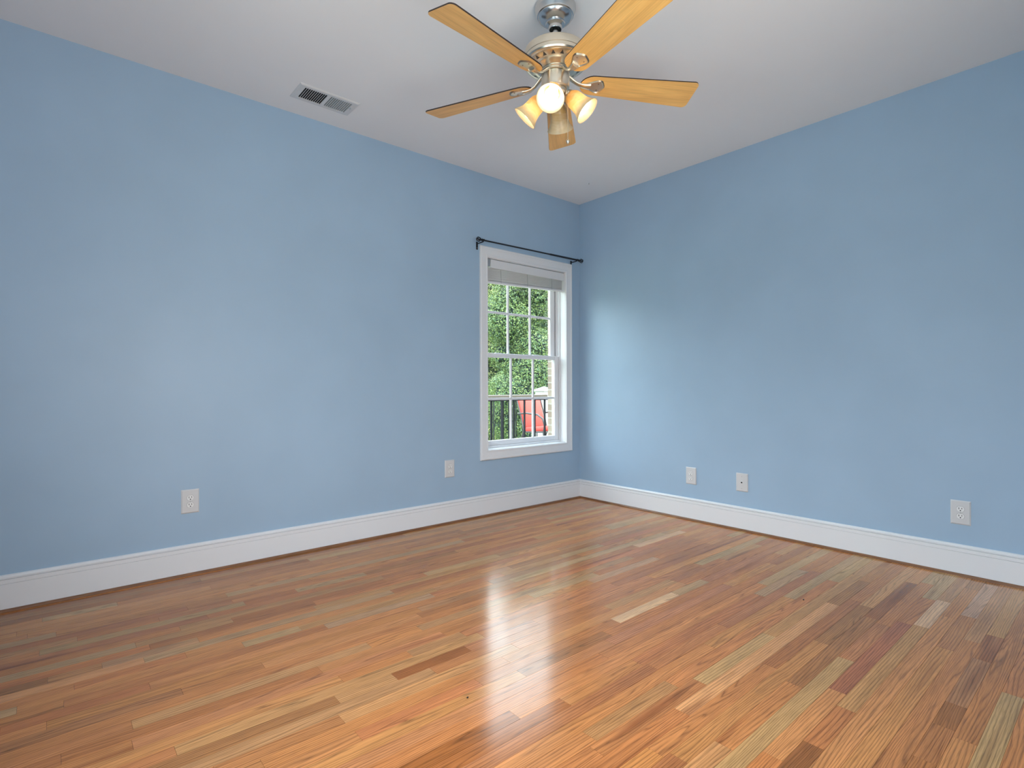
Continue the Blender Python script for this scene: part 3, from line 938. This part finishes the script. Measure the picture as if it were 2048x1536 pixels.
def railing(label, x0, x1, y_, sp, bw, top, loc_x, cap):
    t = tag(empty('deck_railing', (loc_x, y_, -0.03)), label, 'railing')
    q = lambda x, yy, z: (x-loc_x, yy-y_, z+0.03)
    if cap: MB().box(q(x0, y_-.045, top-.028), q(x1, y_+.045, top), bev=.004).build('cap_board', M['rail_wood'], t)
    zt = top - (.028 if cap else 0)
    MB().box(q(x0, y_-.018, zt-.034), q(x1+.2*bool(cap), y_+.018, zt-.002)).build('top_rail', M['rail_black'], t)
    MB().box(q(x0, y_-.016, 0.06), q(x1+.2*bool(cap), y_+.016, 0.09)).build('bottom_rail', M['rail_black'], t)
    x = loc_x
    xs = []
    while x > x0+.03: x -= sp
    x += sp
    pr = None
    while x < x1+.2*bool(cap)-.005:
        if pr is None:
            pr = MB().box((-bw, -bw, 0.085), (bw, bw, zt-.03+.03)).build('baluster', M['rail_black'], t); pr.location = (x-loc_x, 0, 0)
        else:
            c = pr.copy(); col.objects.link(c); c.location = (x-loc_x, 0, 0)
        x += sp
    for px_ in (x0+.02,):
        MB().box(q(px_-.025, y_-.025, -.03), q(px_+.025, y_+.025, zt)).build('rail_post', M['rail_black'], t)
    return t
railing('near black metal deck railing with wooden cap just outside the window', -1.55, 0.42, 0.90, 0.152, 0.0085, 0.948, -0.345, True)
railing('far black metal deck railing behind the red chair', -1.2, 2.86, 3.60, 0.165, 0.007, 0.83, 2.5, False)

ps = tag(empty('deck_post', (3.03, 3.62, -0.03)), 'white square deck post with pyramid cap beyond the red chair', 'post')
MB().box((-.115,-.115,0), (.115,.115,.99), bev=.004).build('shaft', M['post_white'], ps)
cp = MB().box((-.145,-.145,.985), (.145,.145,1.005), bev=.003)
cp.add([(-.145,-.145,1.005),(.145,-.145,1.005),(.145,.145,1.005),(-.145,.145,1.005),(0,0,1.072)], [(0,1,4),(1,2,4),(2,3,4),(3,0,4)])
cp.build('post_cap', M['post_white'], ps)

ch = tag(empty('patio_chair', (2.40, 2.95, -0.03), (0,0,0)), 'red cushioned metal patio chair on the deck outside the window', 'chair')
# faces -y (the house); seat, reclined back
def rounded_pad(parent, name, w_, l_, t_, mt):
    mb = MB()
    mb.box((-w_/2, 0, -t_/2), (w_/2, l_, t_/2), bev=t_*.3, mat=mt)
    return mb.build(name, M['red'], parent, smooth=60)
rounded_pad(ch, 'seat_cushion', .50, .52, .09, Matrix.Translation((0,-.28,.40)) @ Matrix.Rotation(R(-5),4,'X'))
rounded_pad(ch, 'back_cushion', .50, .50, .08, Matrix.Translation((0,.25,.38)) @ Matrix.Rotation(R(72),4,'X'))
fr = MB()
for s in (-1, 1):
    fr.tube([(s*.27,.22,.33),(s*.27,.30,.60),(s*.27,.40,.87)], .012, 8)
    fr.tube([(s*.27,-.28,.35),(s*.27,.24,.32)], .012, 8)
fr.tube([(-.27,.40,.87),(.27,.40,.87)], .012, 8); fr.tube([(-.27,-.28,.35),(.27,-.28,.35)], .012, 8); fr.tube([(-.27,.22,.33),(.27,.22,.33)], .012, 8)
fr.build('frame', M['chair_metal'], ch, smooth=50)
for s in (-1, 1):
    MB().tube([(s*.30,.33,.62),(s*.31,.10,.635),(s*.31,-.15,.62),(s*.31,-.27,.56),(s*.30,-.30,.45),(s*.285,-.26,.33)], [.013,.016,.017,.016,.013,.012], 8).build('armrest', M['chair_metal'], ch, smooth=50)
    MB().tube([(s*.285,-.26,.36),(s*.29,-.29,.15),(s*.29,-.31,0.0)], .013, 8).build('leg', M['chair_metal'], ch, smooth=50)
    MB().tube([(s*.27,.22,.33),(s*.28,.30,.15),(s*.28,.34,0.0)], .013, 8).build('leg', M['chair_metal'], ch, smooth=50)

# ------------------------------------------------------------------ trees beyond the deck
def crown_mesh(seed, blobs, n, palette, size):
    r_ = random.Random(seed)
    vs, fs, tint = [], [], []
    wts = [b_[3]**2 for b_ in blobs]
    for _ in range(n):
        bx_, by_, bz_, br_, sq = r_.choices(blobs, wts)[0]
        while True:
            d = Vector((r_.uniform(-1,1), r_.uniform(-1,1), r_.uniform(-1,1)))
            if 0.05 < d.length < 1: break
        d.normalize()
        rr = br_*(1 - 0.35*r_.random()**2.2)*(1+0.10*math.sin(d.x*9+seed)*math.sin(d.z*8+bx_*5))
        c = Vector((bx_, by_, bz_)) + Vector((d.x*rr, d.y*rr, d.z*rr*sq))
        nrm = (d + Vector((r_.gauss(0,.55), r_.gauss(0,.55), r_.gauss(0,.55)+.35))).normalized()
        x, y, z = frame_of(nrm)
        a = r_.uniform(0, 2*PI)
        x, y = x*math.cos(a)+y*math.sin(a), y*math.cos(a)-x*math.sin(a)
        s = size*r_.uniform(.7, 1.35)
        i = len(vs)
        vs += [c-x*s, c-y*s*.55-z*s*.12, c+x*s, c+y*s*.55-z*s*.12]
        fs.append((i, i+1, i+2, i+3))
        p = r_.choice(palette); g = r_.uniform(.8, 1.25)
        tint.append((p[0]*g, p[1]*g, p[2]*g, 1))
    me = bpy.data.meshes.new('crown')
    me.from_pydata([tuple(v) for v in vs], [], fs)
    me.materials.append(M['leaf']); me.materials.append(M['inner_leaf'])
    a = me.attributes.new('leaf_tint', 'FLOAT_COLOR', 'FACE'); a.data.foreach_set('color', [c for t in tint for c in t])
    return me
def tree(label, loc_, seed, radius, z0, z1, palette, n, size):
    t = tag(empty('leafy_tree', loc_), label, 'tree', 'trees beyond the deck')
    r_ = random.Random(seed*3+1)
    blobs = []
    z = z0
    while z < z1:
        f = (z-z0)/(z1-z0)
        R_ = radius*(0.75+0.5*math.sin(PI*min(1, f*.9+.1)))*.72
        blobs.append((0, 0, z, radius*.6, 1.0))
        for k in range(3):
            a = r_.uniform(0, 2*PI); dd = radius*r_.uniform(.35, .65)
            blobs.append((math.cos(a)*dd, math.sin(a)*dd, z+r_.uniform(-.3,.3), R_*r_.uniform(.5,.85), r_.uniform(.75,1.0)))
        z += radius*.52
    me = crown_mesh(seed, blobs, n, palette, size)
    o = bpy.data.objects.new('crown', me); col.objects.link(o); o.parent = t
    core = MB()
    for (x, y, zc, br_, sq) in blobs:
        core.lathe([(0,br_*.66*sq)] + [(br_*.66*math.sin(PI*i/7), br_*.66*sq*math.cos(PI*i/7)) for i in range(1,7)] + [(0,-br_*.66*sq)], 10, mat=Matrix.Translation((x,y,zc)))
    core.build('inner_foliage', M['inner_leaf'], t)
    MB().tube([(0,0,0),(.1,0,(z0+z1)*.3),(-.1,.1,z1*.8)], [.12,.09,.04], 8).build('trunk', M['bark'], t)
    return t
PA = [(0.203,0.260,0.069), (0.142,0.195,0.054), (0.304,0.340,0.108), (0.101,0.147,0.046), (0.425,0.422,0.169)]
PB = [(0.075,0.145,0.070), (0.060,0.116,0.063), (0.120,0.189,0.091), (0.150,0.217,0.126)]
PM = [PA[0], PA[1], PA[3], (0.090,0.160,0.063)]
G0 = -3.0
tree('light green tree showing in the left column of window panes', (12.1, 16.6, G0), 11, 1.6, 1.6, 10.8, PA, 110000, .040)
tree('mid green tree showing in the middle column of window panes', (8.83, 10.8, G0), 23, 1.3, 1.4, 9.6, PM, 110000, .034)
tree('blue-green tree showing in the right column of window panes', (11.7, 12.35, G0), 37, 1.35, 1.4, 10.4, PB, 110000, .037)
# the wooded slope closing the view behind them
wb_ = random.Random(5)
blobs = []
for k in range(26):
    a = R(33 + 44*k/25)
    d = 36 + wb_.uniform(-2.5, 2.5)
    hgt = wb_.uniform(8.5, 11.5)
    z = 1.2
    while z < hgt:
        blobs.append((d*math.cos(a)+wb_.uniform(-.7,.7), d*math.sin(a)+wb_.uniform(-.7,.7), z, wb_.uniform(1.25, 1.75), wb_.uniform(.8, 1.0)))
        z += 1.55
wl = bpy.data.objects.new('woodland', crown_mesh(77, blobs, 120000, PB, .105))
col.objects.link(wl); wl.location = (CAM.x, CAM.y, G0)
tag(wl, 'dark woodland foliage closing the view behind the three garden trees', 'woodland', kind='stuff')
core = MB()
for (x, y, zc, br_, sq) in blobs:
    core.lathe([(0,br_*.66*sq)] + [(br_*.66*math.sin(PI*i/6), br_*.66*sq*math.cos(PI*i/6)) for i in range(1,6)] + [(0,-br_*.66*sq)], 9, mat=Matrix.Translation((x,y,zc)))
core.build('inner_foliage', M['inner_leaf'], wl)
